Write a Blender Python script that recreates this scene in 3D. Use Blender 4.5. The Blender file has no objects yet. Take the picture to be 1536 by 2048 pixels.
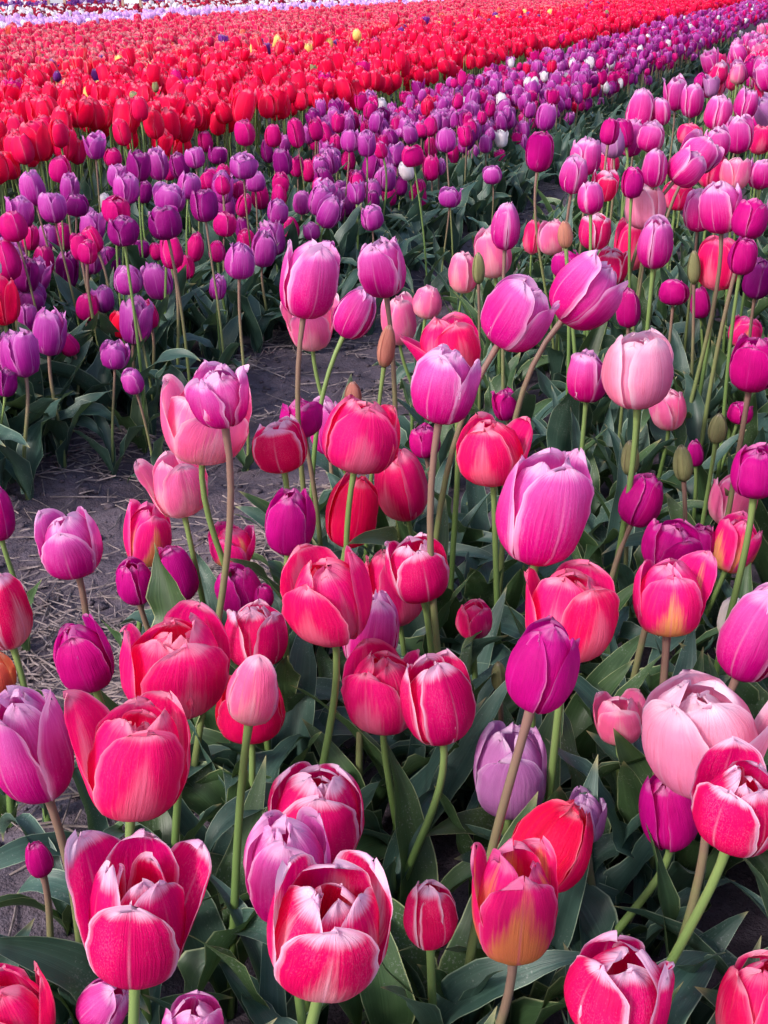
import bpy, math, random
import numpy as np
from mathutils import Vector, Matrix, Quaternion

# ------------------------------------------------------------------ camera, sky, sun, exposure
SC = bpy.context.scene
COL = SC.collection
F, YH, CAMH = 2400.0, -50.0, 0.88          # focal length (photo pixels), horizon row, camera height (m)
PITCH = math.atan((1024 - YH) / F)
cam_d = bpy.data.cameras.new('camera'); cam = bpy.data.objects.new('camera', cam_d); COL.objects.link(cam)
cam.location = (0, 0, CAMH); cam.rotation_euler = (math.pi / 2 - PITCH, 0, 0)
cam_d.sensor_fit = 'VERTICAL'; cam_d.sensor_height = 36.0; cam_d.lens = F / 2048 * 36
cam_d.clip_start = 0.02; cam_d.clip_end = 2000
SC.camera = cam
W = bpy.data.worlds.new('World'); SC.world = W; W.use_nodes = True
SUN_EL, SUN_AZ = math.radians(38), math.radians(-132)     # azimuth from +Y towards +X
nt = W.node_tree; bg = nt.nodes['Background']
sky = nt.nodes.new('ShaderNodeTexSky'); sky.sky_type = 'NISHITA'; sky.sun_disc = False
sky.sun_elevation = SUN_EL; sky.sun_rotation = SUN_AZ; sky.air_density = 1.0; sky.dust_density = 2.5; sky.ozone_density = 1.0
nt.links.new(sky.outputs[0], bg.inputs[0]); bg.inputs[1].default_value = 0.14
sun_d = bpy.data.lights.new('sun', 'SUN'); sun = bpy.data.objects.new('sun', sun_d); COL.objects.link(sun)
sun_d.energy = 1.4; sun_d.angle = math.radians(10); sun_d.color = (1.0, 0.93, 0.90)
sdir = Vector((math.sin(SUN_AZ) * math.cos(SUN_EL), math.cos(SUN_AZ) * math.cos(SUN_EL), math.sin(SUN_EL)))
sun.rotation_euler = sdir.to_track_quat('Z', 'Y').to_euler(); sun.location = sdir * 30
SC.view_settings.view_transform = 'Standard'; SC.view_settings.look = 'None'
SC.view_settings.gamma = 1.0; SC.view_settings.use_curve_mapping = False
SC.view_settings.exposure = 1.17
SC.cycles.max_bounces = 6; SC.cycles.diffuse_bounces = 3; SC.cycles.transmission_bounces = 3; SC.cycles.glossy_bounces = 2

RNG = np.random.default_rng(7)
rnd = random.Random(11)
TH = math.radians(19.5)                     # planted rows run this far right of the view heading
def uv2xy(u, v): return (u * math.sin(TH) - v * math.cos(TH), u * math.cos(TH) + v * math.sin(TH))
def xy2uv(x, y): return (x * math.sin(TH) + y * math.cos(TH), -x * math.cos(TH) + y * math.sin(TH))
def ray(px, py):
    X, Y = px - 768, 1024 - py
    return Vector((X, F * math.cos(PITCH) + Y * math.sin(PITCH), -F * math.sin(PITCH) + Y * math.cos(PITCH))) / F
def project(p):
    d = Vector(p) - Vector((0, 0, CAMH))
    dep = d.y * math.cos(PITCH) - d.z * math.sin(PITCH)
    if dep <= 0.05: return (-9999, -9999, dep)
    up = d.y * math.sin(PITCH) + d.z * math.cos(PITCH)
    return (768 + F * d.x / dep, 1024 - F * up / dep, dep)

# ------------------------------------------------------------------ material helpers
class NG:
    def __init__(s, name):
        s.m = bpy.data.materials.new(name); s.m.use_nodes = True; s.t = s.m.node_tree; s.t.nodes.clear()
        s.out = s.n('ShaderNodeOutputMaterial')
    def n(s, typ, **kw):
        x = s.t.nodes.new(typ)
        for k, v in kw.items(): setattr(x, k, v)
        return x
    def put(s, sock, val):
        if isinstance(val, bpy.types.NodeSocket): s.t.links.new(val, sock)
        elif isinstance(val, tuple) and len(val) == 3 and sock.type == 'RGBA': sock.default_value = (*val, 1)
        else: sock.default_value = val
    def math(s, op, a, b=0.0, c=None, clamp=False):
        x = s.n('ShaderNodeMath', operation=op, use_clamp=clamp); s.put(x.inputs[0], a); s.put(x.inputs[1], b)
        if c is not None: s.put(x.inputs[2], c)
        return x.outputs[0]
    def rng(s, v, a, b, c=0.0, d=1.0):
        x = s.n('ShaderNodeMapRange', interpolation_type='SMOOTHSTEP'); s.put(x.inputs[0], v)
        for i, q in enumerate((a, b, c, d)): s.put(x.inputs[i + 1], q)
        return x.outputs[0]
    def mix(s, f, a, b, blend='MIX'):
        x = s.n('ShaderNodeMix', data_type='RGBA', blend_type=blend); s.put(x.inputs[0], f); s.put(x.inputs[6], a); s.put(x.inputs[7], b)
        return x.outputs[2]
    def xyz(s, a, b, c=0.0):
        x = s.n('ShaderNodeCombineXYZ'); s.put(x.inputs[0], a); s.put(x.inputs[1], b); s.put(x.inputs[2], c); return x.outputs[0]
    def noise(s, vec, scale=1.0, detail=2.0, rough=0.5):
        x = s.n('ShaderNodeTexNoise'); s.put(x.inputs['Vector'], vec); s.put(x.inputs['Scale'], scale); s.put(x.inputs['Detail'], detail); s.put(x.inputs['Roughness'], rough)
        return x.outputs[0]
    def uv(s):
        u = s.n('ShaderNodeUVMap'); u.uv_map = 'UVMap'
        sp = s.n('ShaderNodeSeparateXYZ'); s.t.links.new(u.outputs[0], sp.inputs[0]); return sp.outputs[0], sp.outputs[1]
    def surf(s, col, rough, transl=0.0, tcol=None, normal=None, spec=0.5, sheen=0.0, coat=0.0):
        p = s.n('ShaderNodeBsdfPrincipled'); s.put(p.inputs['Base Color'], col); s.put(p.inputs['Roughness'], rough)
        p.inputs['Specular IOR Level'].default_value = spec
        if sheen: p.inputs['Sheen Weight'].default_value = sheen; p.inputs['Sheen Roughness'].default_value = 0.4
        if normal is not None: s.put(p.inputs['Normal'], normal)
        o = p.outputs[0]
        if transl:
            t = s.n('ShaderNodeBsdfTranslucent'); s.put(t.inputs[0], tcol if tcol is not None else col)
            if normal is not None: s.put(t.inputs['Normal'], normal)
            mx = s.n('ShaderNodeMixShader'); s.put(mx.inputs[0], transl); s.t.links.new(o, mx.inputs[1]); s.t.links.new(t.outputs[0], mx.inputs[2]); o = mx.outputs[0]
        s.t.links.new(o, s.out.inputs[0]); return s.m
    def bump(s, h, strength, dist):
        b = s.n('ShaderNodeBump'); s.put(b.inputs['Height'], h); b.inputs['Strength'].default_value = strength; b.inputs['Distance'].default_value = dist; return b.outputs[0]

def petal_mat(name, base, edge, root, rim=0.6, rimw=0.45, rootlen=0.22, flame=None, flame_amt=0.0, flen=0.62, streak=None, streak_amt=0.12, var=0.25, top=None, top_amt=0.0):
    g = NG(name)
    u, v = g.uv()
    oi = g.n('ShaderNodeObjectInfo'); r = oi.outputs['Random']
    s = g.math('ABSOLUTE', g.math('MULTIPLY_ADD', u, 2.0, -1.0))
    off = g.math('MULTIPLY', r, 57.0)
    fine = g.noise(g.xyz(g.math('MULTIPLY', u, 34.0), g.math('MULTIPLY', v, 2.2), off), 1.0, 3.0, 0.6)
    coarse = g.noise(g.xyz(g.math('MULTIPLY', u, 2.6), g.math('MULTIPLY', v, 2.0), off), 1.0, 2.0)
    feath = g.math('MULTIPLY_ADD', fine, 0.40, -0.20)
    # edge measure: 1 on the outline of the petal
    tipm = g.rng(v, 0.62, 1.0)
    e = g.math('MAXIMUM', g.math('POWER', s, 2.0), tipm)
    e = g.math('ADD', e, g.math('ADD', feath, g.math('MULTIPLY_ADD', coarse, 0.34, -0.17)))
    ef = g.math('MULTIPLY', g.rng(e, 1.0 - rimw, 1.02), rim, clamp=True)
    c = g.mix(g.rng(coarse, 0.25, 0.75), base, tuple(min(1, x * (1 + var)) for x in base))
    if top is not None:
        c = g.mix(g.math('MULTIPLY', g.rng(g.math('ADD', v, g.math('ADD', feath, g.math('MULTIPLY', coarse, 0.3))), 0.45, 1.15), top_amt), c, top)
    if streak is not None:
        c = g.mix(g.math('MULTIPLY', g.rng(fine, 0.5, 0.75), streak_amt * 2.2), c, streak)
    c = g.mix(ef, c, edge)
    c = g.mix(g.math('MULTIPLY', g.rng(g.math('MAXIMUM', s, g.rng(v, .2, 1.0)), .95, .99), g.math('MULTIPLY', g.rng(coarse, .35, .65), .6)), c, tuple(min(.92, x * .6 + .34) for x in edge))  # light through the thin petal edge, painted in as a broken pale hairline
    if flame is not None:
        # a feathered flame up the middle of the petal from its base
        fm = g.math('SUBTRACT', g.math('SUBTRACT', g.math('MULTIPLY_ADD', coarse, 0.6, flen), v), g.math('MULTIPLY', s, 0.9))
        fm = g.math('ADD', fm, g.math('MULTIPLY', feath, 1.3))
        fm = g.math('MULTIPLY', g.rng(fm, 0.02, 0.42), flame_amt)
        c = g.mix(fm, c, flame)
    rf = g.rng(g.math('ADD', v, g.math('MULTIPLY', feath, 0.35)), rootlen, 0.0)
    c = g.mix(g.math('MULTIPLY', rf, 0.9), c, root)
    # pale or dark midrib hairline
    mr = g.math('MULTIPLY', g.rng(s, 0.05, 0.0), g.math('MULTIPLY', g.rng(v, 0.98, 0.3), 0.35))
    c = g.mix(mr, c, edge)
    # small random value / hue change per petal, fine veins
    mot = g.noise(g.xyz(g.math('MULTIPLY', u, 70.0), g.math('MULTIPLY', v, 45.0), off), 1.0, 3.0, 0.6)
    c = g.mix(g.math('MULTIPLY', g.rng(g.math('MULTIPLY', mot, g.math('ADD', coarse, .5)), .52, .68), .09), c, edge)
    hs = g.n('ShaderNodeHueSaturation'); g.put(hs.inputs['Color'], c)
    g.put(hs.inputs['Hue'], g.math('MULTIPLY_ADD', r, 0.016, 0.492)); g.put(hs.inputs['Saturation'], 1.0)
    g.put(hs.inputs['Value'], g.math('ADD', g.math('MULTIPLY_ADD', r, 0.22, 0.80), g.math('MULTIPLY_ADD', fine, 0.20, -0.03)))
    col = hs.outputs[0]
    h = g.math('ADD', g.math('ADD', g.math('MULTIPLY', fine, 0.7), g.math('MULTIPLY', coarse, 1.8)), g.math('MULTIPLY', mot, .25))
    return g.surf(col, 0.55, 0.44, col, g.bump(h, 0.6, 0.002), spec=0.16, sheen=0.0)

VAR = {}
def V(key, words, *a, **k): VAR[key] = dict(words=words, mat=petal_mat('petal_' + words.replace(' ', '_').replace('-', '_'), *a, **k))
V('A', 'deep pink white-edged', (.72, .001, .14), (.92, .56, .78), (.9, .60, .76), rim=.97, rimw=.36, rootlen=.16, streak=(.75, .06, .2), streak_amt=.08, flame=(.88, .45, .55), flame_amt=.0)
V('A2', 'deep pink white-flushed', (.72, .001, .14), (.92, .56, .78), (.9, .62, .76), rim=.97, rimw=.38, rootlen=.2, streak=(.8, .12, .25), streak_amt=.1, flame=(.9, .6, .66), flame_amt=.5)
V('B', 'coral pink', (.86, .005, .165), (.94, .24, .44), (.84, .34, .52), rim=.55, rimw=.35, rootlen=.2, streak=(.86, .10, .20), streak_amt=.14, flame=(.90, .34, .48), flame_amt=.42)
V('C', 'magenta', (.54, .001, .22), (.70, .05, .42), (.42, .001, .18), rim=.5, rimw=.28, rootlen=.12, streak=(.52, .015, .2), streak_amt=.18)
V('D', 'lilac-edged magenta', (.66, .001, .25), (.92, .48, .78), (.58, .001, .20), rim=.85, rimw=.42, rootlen=.1, streak=(.66, .10, .42), streak_amt=.16, top=(.78, .18, .60), top_amt=.65)
V('E', 'yellow-based pink', (.80, .008, .22), (.90, .18, .48), (.84, .55, .20), rim=.7, rimw=.4, rootlen=.34, streak=(.8, .08, .22), streak_amt=.2, flame=(.86, .42, .14), flame_amt=.9)
V('E2', 'orange-flamed pink', (.76, .008, .17), (.90, .16, .42), (.86, .46, .12), rim=.7, rimw=.3, rootlen=.3, streak=(.8, .08, .22), streak_amt=.1, flame=(.88, .34, .10), flame_amt=.85, flen=.80)
V('F', 'pale pink', (.82, .24, .44), (.92, .62, .76), (.66, .08, .26), rim=.85, rimw=.5, rootlen=.16, streak=(.72, .10, .2), streak_amt=.25, top=(.86, .46, .56), top_amt=.5)
V('G', 'pale lilac', (.50, .17, .44), (.72, .42, .68), (.46, .2, .4), rim=.7, rimw=.4, rootlen=.15, streak=(.6, .28, .54), streak_amt=.3)
V('H', 'crimson', (.80, .001, .10), (.90, .10, .26), (.7, .04, .12), rim=.35, rimw=.3, rootlen=.16, streak=(.78, .03, .06), streak_amt=.2)
V('I', 'light pink', (.88, .14, .36), (.94, .55, .70), (.90, .62, .58), rim=.7, rimw=.4, rootlen=.36, streak=(.8, .2, .3), streak_amt=.3, flame=(.9, .55, .55), flame_amt=.45)
V('J', 'salmon orange', (.86, .16, .10), (.88, .34, .16), (.88, .4, .22), rim=.5, rootlen=.3)
V('W', 'cream white', (.80, .70, .66), (.86, .74, .76), (.84, .62, .26), rim=.6, rootlen=.5)
V('K', 'pale green', (.30, .30, .14), (.42, .30, .18), (.16, .24, .08), rim=.4, rimw=.3, rootlen=.3, streak=(.45, .34, .2), streak_amt=.2)
V('K2', 'buff pink', (.55, .22, .17), (.62, .30, .22), (.36, .30, .14), rim=.4, rimw=.3, rootlen=.3, streak=(.5, .3, .2), streak_amt=.2)
V('P', 'mauve', (.46, .012, .32), (.76, .26, .66), (.36, .008, .24), rim=.7, rimw=.4, rootlen=.1, streak=(.48, .14, .42), streak_amt=.25, top=(.62, .14, .52), top_amt=.6)
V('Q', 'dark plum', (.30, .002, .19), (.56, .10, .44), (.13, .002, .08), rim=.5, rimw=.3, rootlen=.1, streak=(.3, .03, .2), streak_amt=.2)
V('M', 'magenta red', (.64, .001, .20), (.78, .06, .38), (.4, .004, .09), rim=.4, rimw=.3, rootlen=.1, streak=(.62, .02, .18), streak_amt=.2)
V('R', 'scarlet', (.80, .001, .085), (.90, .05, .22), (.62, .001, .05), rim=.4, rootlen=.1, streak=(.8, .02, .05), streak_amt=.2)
V('O', 'orange-edged red', (.84, .006, .095), (.94, .26, .28), (.7, .02, .05), rim=.95, rimw=.5, rootlen=.1, streak=(.8, .06, .06), streak_amt=.2)
V('Y', 'yellow', (.86, .60, .20), (.90, .68, .34), (.7, .55, .2), rim=.5)
V('L', 'far lilac', (.62, .36, .68), (.8, .6, .84), (.5, .3, .5), rim=.7)
V('N', 'dark red', (.34, .002, .035), (.5, .01, .06), (.3, .005, .03), rim=.4)
V('S', 'white', (.84, .74, .78), (.88, .80, .84), (.6, .6, .4), rim=.6)
V('T', 'violet', (.18, .02, .26), (.35, .12, .42), (.16, .02, .2), rim=.6)

def leaf_mat(name, c1, c2, rimc):
    g = NG(name); u, v = g.uv(); oi = g.n('ShaderNodeObjectInfo'); r = oi.outputs['Random']
    s = g.math('ABSOLUTE', g.math('MULTIPLY_ADD', u, 2.0, -1.0)); off = g.math('MULTIPLY', r, 41.0)
    geo = g.n('ShaderNodeNewGeometry')
    vein = g.noise(g.xyz(g.math('MULTIPLY', u, 30.0), g.math('MULTIPLY', v, 0.8), off), 1.0, 2.0, 0.5)
    big = g.noise(geo.outputs['Position'], 16.0, 3.0, 0.6)
    spot = g.noise(geo.outputs['Position'], 420.0, 2.0, 0.6)
    c = g.mix(g.rng(big, .3, .7), c1, c2)
    c = g.mix(g.math('MULTIPLY', g.rng(vein, .45, .8), .45), c, tuple(x * 1.7 for x in c2))
    c = g.mix(g.math('MULTIPLY', g.rng(g.math('MULTIPLY', spot, g.math('ADD', big, .35)), .55, .66), .35), c, (.34, .36, .33))   # dust and sprayed soil
    c = g.mix(g.math('MULTIPLY', g.rng(s, .93, .99), .8), c, rimc)
    c = g.mix(g.math('MULTIPLY', g.rng(g.math('ADD', v, g.math('MULTIPLY', big, .08)), .97, 1.04), .8), c, (.30, .26, .12))
    hs = g.n('ShaderNodeHueSaturation'); g.put(hs.inputs['Color'], c); g.put(hs.inputs['Hue'], g.math('MULTIPLY_ADD', r, .03, .485)); g.put(hs.inputs['Value'], g.math('MULTIPLY_ADD', r, .5, .75))
    h = g.math('ADD', vein, g.math('MULTIPLY', big, 1.5))
    return g.surf(hs.outputs[0], g.math('MULTIPLY_ADD', big, .2, .36), .16, g.mix(.5, hs.outputs[0], (.16, .26, .04)), g.bump(h, .4, .0012), spec=.45)
M_LEAF = leaf_mat('leaf_blue_green', (.024, .058, .046), (.048, .094, .070), (.30, .38, .26))
M_LEAF2 = leaf_mat('leaf_green', (.028, .058, .022), (.050, .090, .034), (.36, .40, .20))
def stem_mat(name, top, bot):
    g = NG(name); u, v = g.uv(); geo = g.n('ShaderNodeNewGeometry')
    n = g.noise(geo.outputs['Position'], 60.0, 2.0)
    c = g.mix(g.rng(g.math('ADD', v, g.math('MULTIPLY_ADD', n, .4, -.2)), .35, 1.0), bot, top)
    c = g.mix(g.math('MULTIPLY', n, .4), c, tuple(x * .55 for x in bot))
    return g.surf(c, .45, spec=.4)
M_STEM = stem_mat('stem_green', (.20, .28, .09), (.12, .20, .055))
M_STEM2 = stem_mat('stem_mauve_brown', (.24, .12, .115), (.16, .20, .07))
def soil_mat():
    g = NG('dry_soil'); geo = g.n('ShaderNodeNewGeometry'); P = geo.outputs['Position']
    a = g.noise(P, 3.0, 5.0, .6); b = g.noise(P, 45.0, 5.0, .65); d = g.noise(P, 240.0, 3.0, .6)
    c = g.mix(g.rng(a, .3, .7), (.066, .050, .064), (.104, .080, .100))
    c = g.mix(g.math('MULTIPLY', g.rng(b, .35, .75), .5), c, (.140, .116, .150))
    c = g.mix(g.math('MULTIPLY', g.rng(d, .42, .3), .7), c, (.020, .016, .022))
    return g.surf(c, .9, normal=g.bump(g.math('ADD', g.math('MULTIPLY', b, 1.0), g.math('MULTIPLY', d, .35)), .8, .012), spec=.2)
M_SOIL = soil_mat()
def plain(name, c, rough=.7, var=.3, scale=40):
    g = NG(name); geo = g.n('ShaderNodeNewGeometry'); n = g.noise(geo.outputs['Position'], scale, 3.0)
    return g.surf(g.mix(g.rng(n, .3, .7), tuple(x * (1 - var) for x in c), c), rough, spec=.3)
M_STRAW = plain('straw', (.27, .21, .205), .7, .6, 60)
M_WOOD = plain('weathered_wood', (.42, .27, .20), .8, .3, 25)
M_BOARD = plain('white_board', (.80, .80, .80), .5, .05, 10)
M_BOARDG = plain('grey_board', (.42, .42, .48), .5, .05, 10)
M_PISTIL = plain('pistil', (.45, .5, .18), .5, .2, 300)
M_ANTHER = plain('anther', (.10, .05, .08), .7, .2, 300)

# ------------------------------------------------------------------ mesh helpers
def grid_faces(nr, nc, wrap=False):
    r = np.arange(nr - 1)[:, None]; c = np.arange(nc if wrap else nc - 1)[None, :]
    c2 = (c + 1) % nc
    return np.stack([r * nc + c, r * nc + c2, (r + 1) * nc + c2, (r + 1) * nc + c], -1).reshape(-1, 4)
def make_mesh(name, verts, quads, uvs=None, mats=(), midx=None, smooth=True):
    verts = np.asarray(verts, np.float32); quads = np.asarray(quads, np.int32)
    me = bpy.data.meshes.new(name); nf = len(quads)
    me.vertices.add(len(verts)); me.vertices.foreach_set('co', verts.ravel())
    me.loops.add(nf * 4); me.loops.foreach_set('vertex_index', quads.ravel())
    me.polygons.add(nf); me.polygons.foreach_set('loop_start', np.arange(0, nf * 4, 4, dtype=np.int32))
    me.polygons.foreach_set('use_smooth', np.full(nf, smooth))
    if midx is not None: me.polygons.foreach_set('material_index', np.asarray(midx, np.int32))
    if uvs is not None:
        l = me.uv_layers.new(name='UVMap'); l.data.foreach_set('uv', np.asarray(uvs, np.float32)[quads.ravel()].ravel())
    for m in mats: me.materials.append(m)
    me.update(calc_edges=True); return me
def link(name, data, parent=None, mat=None):
    o = bpy.data.objects.new(name, data); COL.objects.link(o)
    if parent is not None: o.parent = parent
    if mat is not None: o.matrix_local = mat
    return o

def cr(xs, ys, x):
    """smooth interpolation through control points (Catmull-Rom)"""
    xs = np.asarray(xs, float); ys = np.asarray(ys, float); x = np.clip(x, xs[0], xs[-1])
    m = np.gradient(ys, xs); i = np.clip(np.searchsorted(xs, x, side='right') - 1, 0, len(xs) - 2)
    h = xs[i + 1] - xs[i]; t = (x - xs[i]) / h
    return (2*t**3-3*t**2+1)*ys[i] + (t**3-2*t**2+t)*h*m[i] + (-2*t**3+3*t**2)*ys[i+1] + (t**3-t**2)*h*m[i+1]
CV = [0, .07, .18, .38, .6, .8, 1]
CR = {0.0: [.10, .42, .74, 1.0, .95, .70, .20], .5: [.10, .42, .73, .98, 1.0, .89, .64], 1.0: [.10, .42, .73, .97, 1.06, 1.08, 1.02], 1.6: [.10, .40, .68, .94, 1.15, 1.36, 1.55]}
CZ = [0, .03, .12, .34, .6, .82, 1]
def prof(o):
    ks = sorted(CR); o = min(max(o, 0), ks[-1])
    for a, b in zip(ks, ks[1:]):
        if o <= b:
            t = (o - a) / (b - a); return [(1 - t) * p + t * q for p, q in zip(CR[a], CR[b])]
def petal(ns, nv, h, o, phi, inner, ruf, rg, bud=False, hs=1.0):
    """one petal of a flower of radius 1 and height h; returns verts, uvs"""
    t = np.linspace(0, 1, nv); v = 1 - (1 - t) ** 1.45; s = np.linspace(-1, 1, ns)
    r = cr(CV, prof(o), v); z = cr(CV, CZ, v) * h * hs
    if inner: r = r * .90; z = z * 1.0
    wm = (.92 if inner else 1.04) * rg.uniform(.92, 1.08)
    if bud: wm = .8
    q = rg.uniform(1.35, 2.1) if not bud else 1.15
    sh = np.where(v < .45, .30 + .70 * np.sin(np.clip(v / .45, 0, 1) * math.pi / 2) ** .9, np.clip(1 - (np.clip((v - .45) / .55, 0, 1)) ** 2.3, 0, 1) ** (1 / q))
    w = np.maximum(wm * sh * np.where(v < .12, .35 + .65 * v / .12, 1), .015)
    rc = .38 + .62 * r
    rc = np.where(v < .15, np.maximum(r, .12), rc) if not bud else np.maximum(r, .1) * 1.02
    S, Rr = np.meshgrid(s, r); Z = np.repeat(z[:, None], ns, 1); Wd = np.repeat(w[:, None], ns, 1); RC = np.repeat(rc[:, None], ns, 1); VV = np.repeat(v[:, None], ns, 1)
    ang = np.clip(S * Wd / RC, -1.9, 1.9)
    tan = RC * np.sin(ang); rad = Rr - RC * (1 - np.cos(ang))
    k = np.clip((VV - .1) / .4, 0, 1)
    curl = rg.uniform(-.04, .10) if not inner else rg.uniform(-.10, .03)
    rad += curl * np.abs(S) ** 4 * k
    rad -= rg.uniform(.02, .055) * np.exp(-(S / .13) ** 2) * np.sin(np.pi * VV) * (1 if not bud else .5)
    p1, p2, p3, p4 = rg.uniform(0, 6.3, 4)
    if not bud:
        rad += .042 * k * np.sin(2.3 * S + p1) * np.sin(4.5 * VV + p2) + .018 * k * np.sin(5.5 * S + 2.5 * VV + p3)
        rad -= .03 * np.exp(-((S - (.45 if p1 > 3 else -.4) - .15 * np.sin(3 * VV + p2)) / .07) ** 2) * np.clip(np.sin(np.pi * VV), 0, 1) * (p4 > 2.5)
        tan += .03 * k * np.sin(3.1 * VV + p3)
        ed = np.abs(S) ** 3 + np.clip((VV - .75) / .25, 0, 1) ** 2
        rad += (.018 + ruf * .11) * ed * np.sin(9 * VV + 5 * S + p4) * k
        rad += ruf * .07 * ed * np.sin(21 * VV + 9 * S + p1)
        Z = Z + (.018 + ruf * .07) * h * ed * np.sin(7 * S + p2) * np.clip((VV - .5) * 2, 0, 1)
        Z = Z + (ruf * .035) * ed * np.sin(19 * S + 13 * VV + p3) * k
        if ruf > .3: rad += ruf * .035 * k * np.sin(11 * S + p2 + 2 * VV)
        nk = np.sin(17 * S + p1) + .7 * np.sin(31 * S + 5 * VV + p2) + .5 * np.sin(53 * S + p3)
        Z = Z + .020 * nk * np.clip((VV - .55) / .45, 0, 1) ** 2 * h * .5
        tan += .016 * S * (np.sin(33 * VV + p4) + np.sin(19 * VV + p1)) * k
        # tip: a little point or notch
        Z = Z + rg.uniform(-.05, .05) * np.exp(-(S / .35) ** 2) * np.clip((VV - .8) / .2, 0, 1)
        rad += rg.uniform(-.12, .10) * np.clip((VV - .8) / .2, 0, 1) ** 2
    if inner: rad += -.01
    c, sn = math.cos(phi), math.sin(phi)
    X = rad * c - tan * sn; Y = rad * sn + tan * c
    return np.stack([X, Y, Z], -1).reshape(-1, 3), np.stack([S * .5 + .5, VV], -1).reshape(-1, 2)
def head_petals(ns, nv, h, o, ruf, seed, phi0=None, bud=False, over=None, double=False):
    rg = np.random.default_rng(seed); phi0 = rg.uniform(0, 6.28) if phi0 is None else phi0; out = []
    for i in range(9 if double else 6):
        inner = i >= 3
        oo = o + (rg.uniform(-.20, .16) if not bud else 0) - ((.32 + .36 * min(o, .9)) if inner else .03); hs = rg.uniform(.94, 1.05) if not bud else 1
        if over and i in over: oo, hs = over[i]
        ph = phi0 + (i % 3) * 2.0944 + (1.047 if 3 <= i < 6 else 0) + (rg.uniform(-.14, .14) if not bud else 0) + (.5 if i >= 6 else 0)
        vv, uu = petal(ns, nv, h, max(oo, 0), ph, inner, ruf, rg, bud, hs)
        if i >= 6: vv = vv * np.array([.74, .74, .93])
        out.append((vv, uu))
    return out
def leaf(ns, nv, L, wd, arch, fold, wave, twist, rg, lean=.25):
    """leaf springing from the origin, growing up and outwards along +X"""
    t = np.linspace(0, 1, nv); a0 = math.pi / 2 - lean; a = a0 - arch * t ** 1.6
    dx = np.cos(a); dz = np.sin(a); d = L / (nv - 1)
    x = np.concatenate([[0], np.cumsum((dx[1:] + dx[:-1]) / 2)]) * d; z = np.concatenate([[0], np.cumsum((dz[1:] + dz[:-1]) / 2)]) * d
    sh = np.where(t < .38, .32 + .68 * np.sin(t / .38 * math.pi / 2), np.clip(1 - ((t - .38) / .62) ** 1.7, 0, 1)); w = np.maximum(wd * sh, .0006)
    s = np.linspace(-1, 1, ns); S, T = np.meshgrid(s, t)
    f = fold * (1.15 - .7 * T)                         # fold half angle of the blade
    tw = twist * T ** 1.5 * 1.5; p = rg.uniform(0, 6.3, 3)
    side = np.cos(f * np.abs(S) ** .6) * S * w[:, None]; up = np.sin(f) * np.abs(S) ** 1.3 * w[:, None]
    fr = rg.uniform(9, 17); up = up + wave * w[:, None] * np.abs(S) ** 1.6 * (np.sin(fr * T + p[0] + (S > 0) * p[1]) + .5 * np.sin(2.1 * fr * T + p[1]))
    side2 = side * np.cos(tw) - up * np.sin(tw); up2 = side * np.sin(tw) + up * np.cos(tw)
    nx = -np.sin(a)[:, None]; nz = np.cos(a)[:, None]
    X = x[:, None] + up2 * nx; Z = z[:, None] + up2 * nz; Y = side2 + .06 * L * np.sin(3 * T + p[2]) * T
    return np.stack([X, Y, Z], -1).reshape(-1, 3), np.stack([S * .5 + .5, T], -1).reshape(-1, 2)
def tube(path, radii, ns=8):
    path = np.asarray(path, float); n = len(path); tg = np.gradient(path, axis=0); tg /= np.linalg.norm(tg, axis=1)[:, None]
    ref = np.array([1.0, 0.05, 0]); a = np.cross(tg, ref); a /= np.linalg.norm(a, axis=1)[:, None]; b = np.cross(tg, a)
    th = np.linspace(0, 2 * math.pi, ns, endpoint=False)
    vs = path[:, None] + np.asarray(radii)[:, None, None] * (a[:, None] * np.cos(th)[None, :, None] + b[:, None] * np.sin(th)[None, :, None])
    uv = np.stack([np.repeat(th[None] / 6.2832, n, 0), np.repeat(np.linspace(0, 1, n)[:, None], ns, 1)], -1)
    return vs.reshape(-1, 3), grid_faces(n, ns, True), uv.reshape(-1, 2)

# ------------------------------------------------------------------ ground: one sheet, ridged beds and a trodden furrow
def ss(a, b, x): t = np.clip((x - a) / (b - a), 0, 1); return t * t * (3 - 2 * t)
_g = np.random.default_rng(3); _waves = [(_g.uniform(6, 60), _g.uniform(0, 6.28), _g.uniform(0, 6.28)) for _ in range(46)]
def ground_z(x, y, fine=True):
    x = np.asarray(x, float); y = np.asarray(y, float)
    u = x * math.sin(TH) + y * math.cos(TH); v = -x * math.cos(TH) + y * math.sin(TH)
    z = -.028 * ss(.76, .90, v) * (1 - ss(1.15, 1.30, v)) - .02 * ss(2.02, 2.1, v) * (1 - ss(2.16, 2.25, v))
    if fine:
        d = np.exp(-(np.hypot(x, y) / 9.0) ** 2)
        for k, a, p in _waves: z = z + d * .055 / (k + 6) * np.sin(k * (x * math.cos(a) + y * math.sin(a)) + p + 1.4 * np.sin(k * .37 * (y * math.cos(a) - x * math.sin(a)) + p))
        z = z + d * .004 * np.clip(np.sin(31 * x + 7 * np.sin(13 * y)) * np.sin(27 * y + 5 * np.sin(17 * x)), 0, 1) ** 2
    return z
def axis(lo, hi, step, far):
    a = list(np.arange(lo, hi, step)); d = step; p = a[-1]
    while p < far: d *= 1.22; p += d; a.append(p)
    d = step; p = a[0]; b = []
    while p > -far: d *= 1.22; p -= d; b.append(p)
    return np.array(b[::-1] + a)
gx = axis(-1.6, 1.8, .0125, 600); gy = axis(.5, 5.2, .0125, 900)
GX, GY = np.meshgrid(gx, gy)
gv = np.stack([GX, GY, ground_z(GX, GY)], -1).reshape(-1, 3)
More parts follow.
